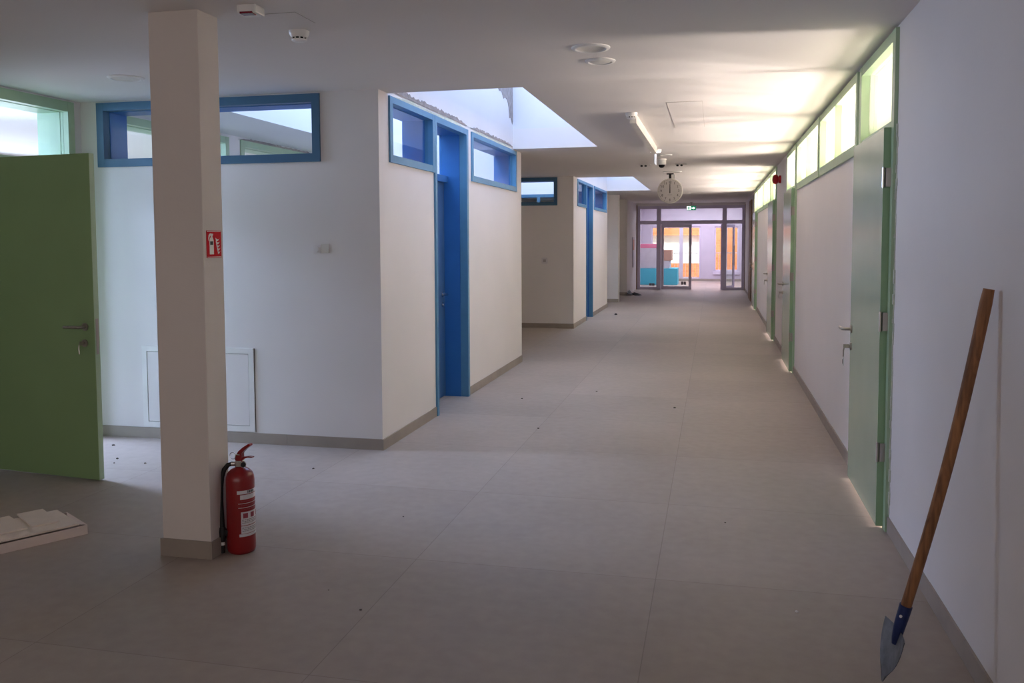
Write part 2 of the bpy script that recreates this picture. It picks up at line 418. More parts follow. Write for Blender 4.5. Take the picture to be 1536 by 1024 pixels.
# left wall with the open green door ----------------------------------------------
DL = (5.02, 6.11)
T1 = (6.62, 8.42); T2 = (8.66, 10.6)
wall('wall_left', fL, -3.2, 25.0, 0, H, [(DL[0], DL[1], 0, 2.735), (T1[0], T1[1], 2.18, 2.72), (T2[0], T2[1], 2.18, 2.72)], M['wall'], 'white left wall holding the open dark green door')
oL = mid(fL, *DL); R = empty('door_5', oL, 0, 'dark green door standing open at the left edge, before the blue transom', 'door', None, 'structure')
b = MB(fL, oL); a0, a1 = DL
b.box(a0, a0 + .07, -.06, .015, 0, 2.735); b.box(a1 - .07, a1, -.06, .015, 0, 2.735); b.box(a0 + .07, a1 - .07, -.06, .013, 2.655, 2.735); b.box(a0 + .07, a1 - .07, -.06, .010, 2.19, 2.25)
b.build('frame', M['green'], R)
b = MB(fL, oL); d = -T - .004
b.box(a0, a0 + .072, d, -.062, 0, 2.735); b.box(a1 - .072, a1, d, -.062, 0, 2.735); b.box(a0 + .072, a1 - .072, d, -.062, 2.652, 2.735); b.box(a0 + .072, a1 - .072, d, -.062, 2.19, 2.25)
b.build('lining', M['green'], R)
MB(fL, oL).box(a0 + .07, a1 - .07, -.036, -.030, 2.25, 2.655).build('pane', M['glass'], R)
# the leaf, swung about 84 degrees into the hall
hx, hy = -5.05, 5.093; ang = math.atan2(4.981 - 5.077, -4.025 + 4.914)
leaf = None
lx, ly = math.cos(ang), math.sin(ang)
fLeaf = lambda a, n, z: (hx + lx * a + ly * n, hy + ly * a - lx * n, z)   # a along leaf, n toward the camera side
W_LEAF = math.hypot(-4.025 - hx, 4.981 - hy)
leaf = MB(fLeaf, oL).box(0.0, W_LEAF, -.042, 0.0, .008, 2.198, .0015).build('door_leaf', M['greenleafL'], R)
MB(fLeaf, oL).box(W_LEAF, W_LEAF + .002, -.041, -.001, .009, 2.197).build('leaf_edge', M['green'], leaf)
lever(leaf, fLeaf, oL, W_LEAF - .075, 1.045, 0, -1, M['steel']); escutcheon(leaf, fLeaf, oL, W_LEAF - .082, .935, 0, M['steel'], True)
MB(fLeaf, oL).box(W_LEAF + .002, W_LEAF + .004, -.032, -.010, .86, 1.10).build('lock_plate', M['steel'], leaf)
for z in (.4, 1.15, 1.95): MB(fLeaf, oL).tube([(-.008, .004, z - .05), (-.008, .004, z + .05)], .008, 10).build('hinge', M['steel'], R)
wl = dict(f=fL, z0=2.18, z1=2.72, border=.07, paint=M['green'], lining=M['green'], gl=M['glass'], proud=.016)
window('window_5', a0=T1[0], a1=T1[1], mulls=[], label='green transom seen through the left half of the wide blue window', **wl)
window('window_6', a0=T2[0], a1=T2[1], mulls=[], label='green transom with ragged top seen through the right half of the wide blue window', **wl)
b = MB(); 
b.box(-9.2, -9.0, -3.2, 25, 0, H); b.box(-9.0, XL - T, 11.3, 11.5, 0, H); b.box(-9.0, XL - T, 1.0, 1.2, 0, H)
tag(b.build('wall_room_left', M['wall']), 'white walls of the bright room behind the open dark green door', 'wall', None, 'structure')

# first room block -----------------------------------------------------------------------
WF = (-4.912, -2.946, 2.22, 2.738)
wall('wall_block_front', fA, XL, XB - T, 0, H, [WF], M['wall'], 'white wall facing the camera, with the wide blue transom and a panel near the floor')
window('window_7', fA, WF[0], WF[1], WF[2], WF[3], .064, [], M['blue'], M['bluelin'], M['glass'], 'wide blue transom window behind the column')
SW1 = (6.405, 7.515); SD = (7.515, 8.60); SW2 = (8.75, 10.86)
wall('wall_block_side', fS, YA, YA2, 0, ZT, [(SW1[0], SW1[1], 2.222, 2.735), (SD[0], SD[1], 0, 2.735), (SW2[0], SW2[1], 2.225, 2.735)], M['wall'],
     'cream white corridor wall with the nearest deep blue doorway')
wall('wall_block_back', lambda a, n, z: (a, YA2 + n, z), XL, XB - T, 0, H, [], M['wall'], 'white back wall of the first room block')
window('window_8', fS, SW1[0], SW1[1], 2.222, 2.735, .06, [], M['bluelit'], M['bluelin'], M['glass'], 'small blue transom window on the near side of the nearest blue doorway', top=.05)
window('window_9', fS, SW2[0], SW2[1], 2.225, 2.735, .06, [], M['bluelit'], M['bluelin'], M['glass'], 'long blue transom window on the far side of the nearest blue doorway', top=.05)
def blue_door(name, f, a0, a1, zt, label):
    o = mid(f, a0, a1); R = empty(name, o, 0, label, 'door', None, 'structure'); w = .05
    b = MB(f, o); b.box(a0, a0 + w, -.06, .018, 0, zt); b.box(a1 - w - .01, a1, -.06, .018, 0, zt); b.box(a0 + w, a1 - w - .01, -.06, .016, zt - .055, zt)
    b.build('frame', M['bluelit'], R)
    b = MB(f, o); d = -T - .004
    b.box(a0, a0 + w + .003, d, -.062, 0, zt); b.box(a1 - w - .013, a1, d, -.062, 0, zt); b.box(a0 + w + .003, a1 - w - .013, d, -.062, zt - .058, zt); b.box(a0 + w + .003, a1 - w - .013, d, d + .09, 2.20, 2.265)
    b.build('lining', M['bluelin'], R)
    leaf = MB(f, o).box(a0 + w + .004, a1 - w - .015, -T + .0, -T + .042, .01, 2.198).build('door_leaf', M['blueleaf'], R)
    MB(f, o).box(a0 + w + .004, a1 - w - .015, -T + .02, -T + .026, 2.266, zt - .059).build('pane', M['glass'], R)
    lever(leaf, f, o, a1 - w - .10, 1.06, -T + .042, -1, M['chrome']); escutcheon(leaf, f, o, a1 - w - .10, .955, -T + .042, M['chrome'], False)
    return R
blue_door('door_6', fS, SD[0], SD[1], 2.735, 'nearest deep blue door recessed in the cream wall')

# second room block
wall('wall_block_front_far', fB, XL, XB - T, 0, H, [(-4.7, -2.768, 2.232, 2.738)], M['wall'], 'shaded beige wall in the side passage with a small grey plate')
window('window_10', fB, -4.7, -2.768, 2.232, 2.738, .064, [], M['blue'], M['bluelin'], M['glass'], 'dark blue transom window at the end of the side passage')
BW1 = (15.96, 17.1); BD = (17.1, 18.02); BW2 = (18.22, 20.40)
wall('wall_block_side_far', fS, YB, YB2, 0, ZT, [(BW1[0], BW1[1], 2.232, 2.735), (BD[0], BD[1], 0, 2.735), (BW2[0], BW2[1], 2.235, 2.735)], M['wall'], 'cream corridor wall with the farther blue doorway')
window('window_11', fS, BW1[0], BW1[1], 2.232, 2.735, .06, [], M['bluelit'], M['bluelin'], M['glass'], 'small blue transom on the near side of the farther blue doorway', top=.05)
window('window_12', fS, BW2[0], BW2[1], 2.235, 2.735, .06, [], M['bluelit'], M['bluelin'], M['glass'], 'blue transom on the far side of the farther blue doorway', top=.05)
blue_door('door_7', fS, BD[0], BD[1], 2.735, 'farther narrow-looking blue door down the corridor')
WBK = (-4.9, -3.0, 2.0, 2.69)
wall('wall_block_back_far', lambda a, n, z: (a, YB2 + n, z), XL, XB - T, 0, H, [WBK], M['wall'], 'white back wall of the second room block')
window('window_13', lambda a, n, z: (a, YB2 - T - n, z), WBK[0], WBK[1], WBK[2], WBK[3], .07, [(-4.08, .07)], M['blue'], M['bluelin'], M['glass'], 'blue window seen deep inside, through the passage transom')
tag(MB().box(-2.765, XB, YB - .02, YB, 0, H).box(XB - .004, XB + .0, YB - .02, YB, 0, H).build('pillar_passage', M['wall']), 'shallow cream pilaster at the corner of the side passage', 'pillar', None, 'structure')
# farther wall ends
tag(MB().box(-3.6, -2.385, 22.25, 22.6, 0, H).build('pillar_far', M['wall']), 'cream pillar beyond the farther blue doorway', 'pillar', None, 'structure')
tag(MB().box(-3.6, -2.43, 25.05, YE + .25, 0, H).build('wall_end_left', M['wall']), 'shaded white wall end left of the glazed partition', 'wall', None, 'structure')
tag(MB().box(XL, -3.6, 24.9, 25.2, 0, H).box(-3.8, -3.6, 22.3, 25.2, 0, H).build('wall_recess', M['wall']), 'white wall closing the recess before the partition', 'wall', None, 'structure')
tag(MB().box(-9.0, 6.6, -3.35, -3.15, 0, H).build('wall_behind', M['wall']), 'white wall behind the viewpoint', 'wall', None, 'structure')

# column
cx0, cx1, cy0, cy1 = -2.7515, -2.4766, 3.862, 4.042
tag(MB().box(cx0, cx1, cy0, cy1, 0, H, .004).build('pillar', M['column']), 'free-standing square white column with the fire extinguisher at its foot', 'pillar', None, 'structure')

# baseboards
def baseboard(name, f, runs, label, z=.088, th=.010, step=1.2):
    o = (0, 0, 0); b = MB(f)
    for a0, a1 in runs:
        a = a0
        while a < a1 - 1e-4:
            e = min(a + step, a1); b.box(a + .0012, e - .0012, -.002, th, 0, z + random.uniform(-.003, .003)); a = e
    return tag(b.build(name, M['base']), label, 'baseboard', None, 'structure')
baseboard('baseboard_right', fR, [(-3.1, D1[0]), (D1[1], D2[0]), (D2[1], D3[0]), (D3[1], D4[0]), (D4[1], 28.0)], 'taupe tile skirting along the right wall')
baseboard('baseboard_front', fA, [(XL, XB + .01)], 'taupe tile skirting under the wide blue transom wall', step=.9)
baseboard('baseboard_side', fS, [(YA - .0, SD[0]), (SD[1], YA2)], 'taupe tile skirting beside the nearest blue doorway', z=.086)
baseboard('baseboard_side_far', fS, [(YB - .02, BD[0]), (BD[1], YB2)], 'taupe tile skirting beside the farther blue doorway')
baseboard('baseboard_passage', fB, [(XL, -2.77)], 'taupe tile skirting in the side passage')
baseboard('baseboard_left', fL, [(-3.1, DL[0]), ], 'taupe tile skirting along the left wall')
tag(MB().box(-2.775, XB + .0, YB - .03, YB - .02, 0, .088).build('baseboard_pilaster', M['base']), 'taupe skirting at the passage pilaster', 'baseboard', None, 'structure')
tag(MB().box(-3.6, -2.375, 22.24, 22.25, 0, .088).box(-3.6, -2.42, 25.04, 25.05, 0, .088).build('baseboard_end', M['base']), 'taupe skirting on the farthest left wall ends', 'baseboard', None, 'structure')
b = MB(); b.box(cx0 - .010, cx1 + .0005, cy0 - .010, cy0, 0, .090).box(cx1, cx1 + .010, cy0 - .0085, cy1 + .01, 0, .088).box(cx0 - .01, cx0, cy0, cy1 + .01, 0, .09).box(cx0, cx1, cy1, cy1 + .01, 0, .09)
tag(b.build('baseboard_pillar', M['base']), 'taupe tile skirting around the foot of the white column', 'baseboard', None, 'structure')

# rough plaster left over the blue and green window heads
def ragged(name, f, a0, a1, z, h, n, mat, label, group=None, seed=1, zslope=0.0, step=.03):
    rnd = random.Random(seed); b = MB(f); A = []; a = a0
    while a < a1: A.append(a); a += rnd.uniform(step * .5, step * 1.5)
    A.append(a1)
    pts = [(a0, z)]; top = []
    for i, a in enumerate(A):
        k = min(1, 6 * min(a - a0, a1 - a) / (a1 - a0) + .15)
        top.append((a, z + h * k * rnd.uniform(.55, 1.1) + zslope * (a - a0)))
    for (p, zp), (q, zq) in zip(top, top[1:]):
        b.quad((p, n, z), (q, n, z), (q, n, zq), (p, n, zp))
        b.quad((p, n, zp), (q, n, zq), (q, 0, zq), (p, 0, zp))
    o = b.build(name, mat); return tag(o, label, 'plaster patch', group)
ragged('plaster_patch', fS, 6.45, 8.60, 2.773, .045, .006, M['plaster'], 'ragged strip of raw plaster over the nearest blue doorway', None, 3)
ragged('plaster_patch', fS, 8.72, 10.68, 2.770, .035, .006, M['plaster'], 'ragged strip of raw plaster over the long blue transom', None, 5)
ragged('foam_strip', fS, 6.5, 8.55, 2.736, .032, .010, M['foam'], 'pale sealing strip along the head of the nearest blue doorway', None, 8, step=.2)
ragged('foam_strip', fS, 8.74, 10.66, 2.736, .029, .010, M['foam'], 'pale sealing strip along the head of the long blue transom', None, 9, step=.2)
ragged('plaster_patch', fL, 8.62, 10.5, 2.722, .03, .006, M['plaster'], 'dark ragged plaster seen through the wide blue transom', None, 6)
# grey patch in the light well corner
pts = [(10.685, 3.62), (10.685, 3.09), (10.65, 3.05), (10.58, 3.12), (10.50, 3.11), (10.46, 3.24), (10.40, 3.31), (10.28, 3.33), (10.20, 3.30), (10.10, 3.37), (9.98, 3.36), (9.90, 3.40), (9.80, 3.41), (9.72, 3.62)]
b = MB(fS); b.prism([(a, .001, z) for a, z in pts], (0, .004, 0)); tag(b.build('plaster_patch', M['plaster']), 'grey raw plaster patch in the corner of the nearer light well', 'plaster patch')
# broken plaster edge by the nearest green door
b = MB(fR); rnd = random.Random(4); z = .10
while z < 2.2:
    e = z + rnd.uniform(.02, .07); w = rnd.uniform(.008, .030); b.box(D1[0] - w, D1[0], -.001, rnd.uniform(.003, .009), z, e); z = e
tag(b.build('plaster_patch', M['foam']), 'crumbly filler strip along the jamb of the nearest green door', 'plaster patch')

# ================================================================== END PARTITION AND LOBBY
tag(MB(fE).box(-2.43, XR, -.22, 0, 2.665, H).build('wall_end', M['wall']), 'white header above the grey glazed partition', 'wall', None, 'structure')
oE = (-.72, YE, 0)
P = empty('glazed_partition', oE, 0, 'grey aluminium glazed partition with an open doorway at the corridor end', 'glass partition', None, 'structure')
b = MB(fE, oE)
FX0, FX1 = -2.40, 0.935
b.box(FX0, FX0 + .09, -.08, 0, 0, 2.665); b.box(FX1 - .085, FX1, -.08, 0, 0, 2.665)
b.box(-1.79, -1.655, -.08, 0, 0, 2.665); b.box(.25, .385, -.08, 0, 0, 2.665)
b.box(FX0, FX1, -.081, .001, 2.575, 2.665); b.box(FX0, FX1, -.079, -.001, 2.085, 2.20)
b.box(FX0 + .09, -1.79, -.079, -.001, 0, .085); b.box(.385, FX1 - .085, -.079, -.001, 0, .085)
b.build('frame', M['alu'], P)
for p, q, r, t in ((FX0 + .09, -1.79, .085, 2.085), (.385, FX1 - .085, .085, 2.085), (FX0 + .09, -1.79, 2.2, 2.575), (-1.655, .25, 2.2, 2.575), (.385, FX1 - .085, 2.2, 2.575)):
    MB(fE, oE).box(p, q, -.043, -.037, r, t).build('pane', M['glass'], P)
# shut leaf
lf = MB(fE, oE); lf.box(-1.645, -1.56, -.07, .004, .01, 2.08); lf.box(-.775, -.69, -.07, .004, .01, 2.08); lf.box(-1.56, -.775, -.07, .004, .01, .11); lf.box(-1.56, -.775, -.07, .004, 1.98, 2.08)
lf = lf.build('door_leaf', M['alu'], P)
MB(fE, oE).box(-1.56, -.775, -.036, -.030, .11, 1.98).build('leaf_pane', M['glass'], lf)
MB(fE, oE).box(-.93, -.86, -.028, -.026, .16, .26).box(-1.01, -.94, -.028, -.026, .16, .26).build('glass_sticker', M['labelgrey'], lf)
MB(fE, oE).box(-2.02, -1.94, -.036, -.034, .12, .2).box(-1.93, -1.85, -.036, -.034, .12, .2).build('glass_sticker', M['labelgrey'], P)
# open leaf swung into the lobby
th = math.radians(64)
fO = lambda a, n, z: (.255 + math.cos(th) * a - math.sin(th) * n, YE + .09 + math.sin(th) * a + math.cos(th) * n, z)
lf = MB(fO, oE); lf.box(0, .07, 0, .05, .01, 2.08); lf.box(.84, .92, 0, .05, .01, 2.08); lf.box(.07, .84, 0, .05, .01, .11); lf.box(.07, .84, 0, .05, 1.99, 2.08)
lf = lf.build('door_leaf', M['alu'], P)
MB(fO, oE).box(.07, .84, .022, .028, .11, 1.99).build('leaf_pane', M['glass'], lf)
b = MB(fO, oE); b.tube([(.79, -.05, .75), (.79, -.05, 1.4)], .015, 10); b.tube([(.79, -.05, .8), (.79, 0, .8)], .010, 8); b.tube([(.79, -.05, 1.35), (.79, 0, 1.35)], .010, 8)
b.build('handle', M['steel'], lf, True)
tag(MB(fE).box(-2.432, -2.40, -.10, .03, 0, 2.70).build('trim_1', M['jambwood']), 'raw brown wood strip left of the glazed partition', 'wood trim', None, 'structure')
tag(MB(fE).box(.936, .9505, -.10, .03, 0, 2.70).build('trim_2', M['jambwood']), 'raw brown wood strip right of the glazed partition', 'wood trim', None, 'structure')
tag(MB(fR).box(23.2, 24.5, 0, .03, 0, 2.62).build('trim_3', M['jambwood']), 'brown unfinished door lining on the right wall past the last green door', 'wood trim', None, 'structure')

# lobby
LX0, LX1, LY = -2.75, 1.75, 34.0
fW = lambda a, n, z: (a, LY - n, z)
FD = (-2.37, -.49, .05, 2.09); RW = (.02, .91, .38, 2.08)
wall('wall_lobby_back', fW, LX0, LX1, 0, 3.1, [FD, RW], M['lilac'], 'lilac-grey lobby wall with the bright terrace door', .25)
tag(MB().box(LX0 - .2, LX0, YE + .25, LY + .25, 0, 3.1).build('wall_lobby_left', M['lilac']), 'pale lobby wall on the left behind the insulation boards', 'wall', None, 'structure')
tag(MB().box(LX1, LX1 + .2, YE + .28, LY + .25, 0, 3.1).build('wall_lobby_right', M['lilac']), 'pale lobby wall on the right', 'wall', None, 'structure')
tag(MB().box(LX0, LX1, YE + .222, LY, 3.0, 3.1).build('ceiling_lobby', M['ceil']), 'white lobby ceiling beyond the partition', 'ceiling', None, 'structure')
tag(MB().box(-2.6, 1.95, YE + .2, YE + .28, 2.75, 3.1).box(XR + .0, LX1, YE + .02, YE + .28, 0, 2.75).build('wall_lobby_front', M['lilac']), 'lobby side of the wall around the partition', 'wall', None, 'structure')
tag(MB().box(-2.0, 1.6, LY - .012, LY, 0, .09).build('baseboard_lobby', M['base']), 'grey skirting in the lobby', 'baseboard', None, 'structure')
# terrace door
oW = (-1.43, LY, 0); R = empty('door_8', oW, 0, 'bright terrace door with a railing in front, seen through the partition', 'door', None, 'structure')
b = MB(fW, oW)
b.box(FD[0], FD[0] + .06, -.12, -.04, FD[2], FD[3]); b.box(FD[1] - .06, FD[1], -.12, -.04, FD[2], FD[3]); b.box(FD[0], FD[1], -.121, -.039, FD[3] - .05, FD[3]); b.box(FD[0], FD[1], -.121, -.039, FD[2] - .05, FD[2] + .07)
b.box(-1.30, -1.16, -.119, -.041, FD[2], FD[3]); b.build('frame', M['alu'], R)
MB(fW, oW).box(FD[0] + .06, -1.30, -.083, -.077, FD[2], FD[3]).build('pane', M['glass'], R); MB(fW, oW).box(-1.16, FD[1] - .06, -.083, -.077, FD[2], FD[3]).build('pane', M['glass'], R)
oW2 = (.465, LY, 0); R = empty('window_14', oW2, 0, 'lobby window showing orange brick, right of the terrace door', 'window', None, 'structure')
b = MB(fW, oW2); b.box(RW[0], RW[0] + .05, -.12, -.04, RW[2], RW[3]); b.box(RW[1] - .05, RW[1], -.12, -.04, RW[2], RW[3]); b.box(RW[0], RW[1], -.121, -.039, RW[3] - .05, RW[3]); b.box(RW[0], RW[1], -.121, -.039, RW[2], RW[2] + .05); b.box(.44, .49, -.119, -.041, RW[2], RW[3])
b.build('frame', M['alu'], R); MB(fW, oW2).box(RW[0] - .05, RW[1] + .05, -.04, .05, RW[2] - .12, RW[2] - .001).build('sill', M['alu'], R)
MB(fW, oW2).box(RW[0] + .05, .44, -.083, -.077, RW[2], RW[3]).build('pane', M['glass'], R); MB(fW, oW2).box(.49, RW[1] - .05, -.083, -.077, RW[2], RW[3]).build('pane', M['glass'], R)
# railings outside
def railing(name, x0, x1, z0, z1, label):
    o = ((x0 + x1) / 2, LY + .32, 0); R = empty(name, o, 0, label, 'railing')
    f = lambda a, n, z: (a, LY + .32 + n, z)
    MB(f, o).box(x0, x1, -.015, .015, z1 - .03, z1).build('top_rail', M['alu'], R); MB(f, o).box(x0, x1, -.012, .012, z0, z0 + .03).build('bottom_rail', M['alu'], R)
    n = max(2, int((x1 - x0) / .14))
    for i in range(n + 1):
        x = x0 + (x1 - x0) * i / n; MB(f, o).box(x - .007, x + .007, -.007, .007, z0, z1 - .03).build('baluster', M['alu'], R)
    for x in (x0 - .02, x1): MB(f, o).box(x, x + .02, -.08, .012, z1 - .06, z1).build('bracket', M['alu'], R)
railing('railing', FD[0], FD[1], .12, 1.09, 'grey bar railing across the terrace door')
railing('railing', RW[0], RW[1], .40, 1.09, 'grey bar railing across the brick-view window')
# outside
tag(MB().box(-14, 14, LY + .25, 60, -.3, -.12).build('ground', M['ground']), 'sunlit pale paving outside the lobby', 'ground', None, 'structure')
tag(MB().box(-.35, 8, 40.0, 40.4, -.12, 6).box(-9, -.35, 40.0, 40.4, 1.78, 6).box(-9, -.35, 39.6, 40.0, -.12, .52).build('wall_outside', M['brick']), 'orange brick building outside the lobby windows', 'wall', None, 'structure')
tag(MB().box(-9, -.35, 40.4, 40.5, -.12, 3).build('wall_outside_white', M['white']), 'overexposed white wall seen outside the terrace door', 'wall', None, 'structure')
# insulation boards
def boards(name, x0, x1, y0, y1, z0, z1, mat, label, n):
    o = ((x0 + x1) / 2, (y0 + y1) / 2, z0); b = MB(ident, o); t = (z1 - z0) / n
    for i in range(n):
        j = random.uniform(-.006, .006); b.box(x0 + j, x1 + j, y0, y1, z0 + i * t + .001, z0 + (i + 1) * t - .001, .004)
    ob = b.build(name, mat); ob.location = o; return tag(ob, label, 'insulation boards')
boards('insulation_stack', -2.66, -1.245, 31.0, 32.2, 0, .58, M['turq'], 'turquoise foam insulation pack on the lobby floor', 1)
boards('insulation_stack', -2.66, -1.80, 31.05, 32.1, .582, 1.295, M['greyfoam'], 'tall pale grey insulation pack on the turquoise one, under the pink board', 1)
boards('insulation_stack', -2.66, -1.82, 31.05, 32.1, 1.297, 1.44, M['pink'], 'thin pink insulation board topmost of the lobby stack', 1)
boards('insulation_stack', -1.795, -1.52, 31.05, 32.1, .582, .85, M['greyfoam'], 'small white insulation pack on the turquoise one', 1)
boards('insulation_stack', -1.795, -1.455, 31.04, 32.1, .852, 1.225, M['brownboard'], 'brown carton on the small white insulation pack', 1)

# notice panel and black scrap near the partition
o = (-2.43, 26.9, 0); f = lambda a, n, z: (-2.43 + n, a, z)
R = empty('notice_board', (-2.43, 26.9, .95), 0, 'narrow upright notice panel with a reddish top on the left wall end', 'notice board')
MB(f, (-2.43, 26.9, .95)).box(26.6, 27.1, .001, .025, .75, 1.68).build('backing', M['greyfoam'], R); MB(f, (-2.43, 26.9, .95)).box(26.63, 27.07, .025, .027, 1.28, 1.6).build('picture', M['noticered'], R)
b = MB(ident, (-2.39, 25.5, 0))
def sheet(b, P, th=.012):
    A = [b.v(p) for p in P]; B = [b.v((p[0], p[1], max(0.0, p[2] - th))) for p in P]
    c = [sum(p[i] for p in P) / len(P) for i in range(3)]; c[2] += .03; ct = b.v(c); n = len(P)
    for i in range(n): b.bm.faces.new([A[i], A[(i + 1) % n], ct]); b.bm.faces.new([A[i], B[i], B[(i + 1) % n], A[(i + 1) % n]])
    b.bm.faces.new(B[::-1])
sheet(b, [(-2.42, 24.95, .10), (-2.36, 24.85, .05), (-2.30, 25.0, .02), (-2.26, 25.3, .012), (-2.33, 25.6, .03), (-2.41, 25.6, .13)])
sheet(b, [(-2.30, 25.25, .04), (-2.2, 25.0, .012), (-2.06, 25.0, .012), (-2.02, 25.2, .012), (-2.15, 25.4, .05), (-2.26, 25.45, .07)])
ob = b.build('plastic_sheet', M['blackplastic']); ob.location = (-2.39, 25.5, 0); tag(ob, 'crumpled black plastic scrap on the floor by the left wall end', 'plastic sheet')

# ================================================================== WALL DEVICES
o = (-3.055, YA, .43); R = empty('access_panel', o, 0, 'white framed access panel low on the wall, half hidden behind the column', 'access panel')
R.location = o
b = MB(fA, o); x0, x1, z0, z1 = -4.56, -3.55, .093, .763
b.box(x0, x0 + .045, .0005, .010, z0, z1); b.box(x1 - .045, x1, .0005, .010, z0, z1); b.box(x0 + .045, x1 - .045, .0005, .0095, z0, z0 + .045); b.box(x0 + .045, x1 - .045, .0005, .0095, z1 - .045, z1)
b.build('frame', M['white'], R)
MB(fA, o).box(x0 + .049, x1 - .049, .0005, .007, z0 + .049, z1 - .049).build('door', M['wall'], R)
MB(fA, o).box(x0 + .045, x1 - .045, .0002, .0006, z0 + .045, z1 - .045).box(x1, x1 + .006, .0002, .0012, z0, z1).build('shadow_gap', M['grout'], R)
o = (-2.955, YA, 1.55); R = empty('wall_switch', o, 0, 'white double wall switch right of the wide blue transom', 'switch')
MB(fA, o).box(-3.022, -2.955, .0005, .008, 1.515, 1.585, .003).build('plate', M['wall'], R); MB(fA, o).box(-2.953, -2.888, .0005, .009, 1.52, 1.59, .003).build('rocker_plate', M['offwhite'], R)
MB(fA, o).tube([(-2.99, .006, 1.55), (-2.99, .018, 1.55)], .022, 20).build('button', M['wall'], R, True)
o = (XR, 6.52, .365); R = empty('wall_socket', o, 0, 'grey double socket low on the right wall by the nearest green door', 'socket')
MB(fR, o).box(6.36, 6.455, .0005, .011, .31, .42, .003).build('plate', M['switchgrey'], R); MB(fR, o).box(6.375, 6.44, .011, .0125, .325, .405).build('socket_face', M['labelgrey'], R)
o = (-3.0, YB, 1.23); R = empty('wall_switch', o, 0, 'small grey switch plate on the side passage wall', 'switch')
MB(fB, o).box(-3.06, -2.95, .0005, .012, 1.175, 1.285, .003).build('plate', M['label'], R); MB(fB, o).box(-3.03, -2.98, .012, .015, 1.205, 1.255).build('rocker', M['switchgrey'], R)
o = (XR, 13.4, 2.49); R = empty('wall_siren', o, 0, 'round red fire siren high on the right wall', 'siren')
MB(fR, o).tube([(13.4, 0, 2.485), (13.4, .035, 2.485)], .058, 24).build('base', M['siren'], R, True)
MB(fR, o).tube([(13.4, .035, 2.485), (13.4, .045, 2.485), (13.4, .065, 2.485), (13.4, .09, 2.485), (13.4, .11, 2.485), (13.4, .122, 2.485)], [.040, .058, .072, .072, .058, .034], 28).build('horn', M['siren'], R, True)

# ================================================================== CEILING DEVICES
def downlight(x, y, r, deep, label, group='round ceiling fittings'):
    o = (x, y, H); R = empty('ceiling_light', o, 0, label, 'ceiling light', group)
    b = MB(ident, o)
    b.lathe([(r, 0.0), (r, -.004), (r - .006, -.010), (r - .022, -.012), (r - .03, -.006), (r - .03, -.002)], (x, y, H), 'z', 40, False)
    b.build('trim_ring', M['white'], R, True)
    if deep:   # recess shown as a shallow bowl of a frosted diffuser
        MB(ident, o).lathe([(r - .03, -.006), (r * .72, -.0045), (r * .45, -.0025), (0.0001, -.002)], (x, y, H), 'z', 40, False).build('diffuser', M['offwhite'], R, True)
    else:
        MB(ident, o).lathe([(r - .03, -.006), (r * .6, -.010), (r * .3, -.014), (0.0001, -.015)], (x, y, H), 'z', 40, False).build('speaker_grille', M['offwhite'], R, True)
downlight(-.723, 5.19, .115, True, 'larger round ceiling fitting, nearest of the central pair')
downlight(-.718, 5.585, .098, False, 'smaller round ceiling fitting just behind the larger central one')
downlight(-3.995, 5.345, .122, True, 'round ceiling fitting left of the column')
downlight(-.65, 11.95, .09, True, 'round ceiling fitting just behind the lit emergency light')
downlight(-.70, 14.95, .16, True, 'round ceiling fitting just above the clock bracket')
downlight(-.68, 21.9, .12, True, 'farthest round ceiling fitting, beyond the clock')
def detector(x, y, label, s=1.0):
    o = (x, y, H); R = empty('smoke_detector', o, 0, label, 'smoke detector', 'smoke detectors')
    MB(ident, o).lathe([(.054 * s, 0), (.054 * s, -.012), (.050 * s, -.022), (.042 * s, -.036)], (x, y, H), 'z', 32, False).build('base', M['white'], R, True)
    b = MB(ident, o)
    b.lathe([(.034 * s, -.035), (.034 * s, -.047)], (x, y, H), 'z', 32, False); b.build('chamber', M['blackplastic'], R, True)
    b = MB(ident, o)
    b.lathe([(.0415 * s, -.0455), (.040 * s, -.052), (.028 * s, -.058), (.0001, -.059)], (x, y, H), 'z', 32, True)
    for k in range(10):
        t = 2 * PI * k / 10 + .2; c, q = math.cos(t), math.sin(t)
        b.tube([(x + .0385 * s * c, y + .0385 * s * q, H - .034), (x + .0385 * s * c, y + .0385 * s * q, H - .047)], .004, 6)
    b.build('cap', M['white'], R, True)
detector(-2.205, 4.40, 'white smoke detector near the column, above the hall')
detector(-.735, 7.93, 'white smoke detector at the near end of the cable trunking')
o = (-2.205, 3.88, H); R = empty('ceiling_sensor', o, .05, 'square white ceiling box with a dark red lens beside the column', 'ceiling sensor')
b = MB(ident, (0, 0, 0)); b.box(-.045, .055, -.045, .055, -.042, 0, .008); b.build('housing', M['white'], R); MB().box(-.028, .038, -.047, -.0, -.046, -.036, .002).build('lens', M['darkred'], R)
# access hatches
def hatch(name, x0, x1, y0, y1, label):
    o = ((x0 + x1) / 2, (y0 + y1) / 2, H); R = empty(name, o, 0, label, 'ceiling hatch')
    MB(ident, o).box(x0, x1, y0, y1, H - .0012, H - .0002).build('seam', M['base'], R); MB(ident, o).box(x0 + .0018, x1 - .0018, y0 + .0018, y1 - .0018, H - .0024, H - .001).build('panel', M['ceil'], R)
hatch('ceiling_hatch', -2.27, -2.04, 4.03, 4.26, 'flush square hatch in the ceiling beside the column')
hatch('ceiling_hatch', -.40, -.105, 7.4, 9.1, 'flush rectangular ceiling hatch right of the cable trunking')
# trunking
o = (-.7275, 9.45, H); ob = MB(ident, o).box(-.757, -.698, 8.0, 10.93, H - .085, H + .0005).build('ceiling_trunking', M['offwhite']); ob.location = o
tag(ob, 'straight white square trunking along the ceiling between detector and emergency light', 'cable trunking')
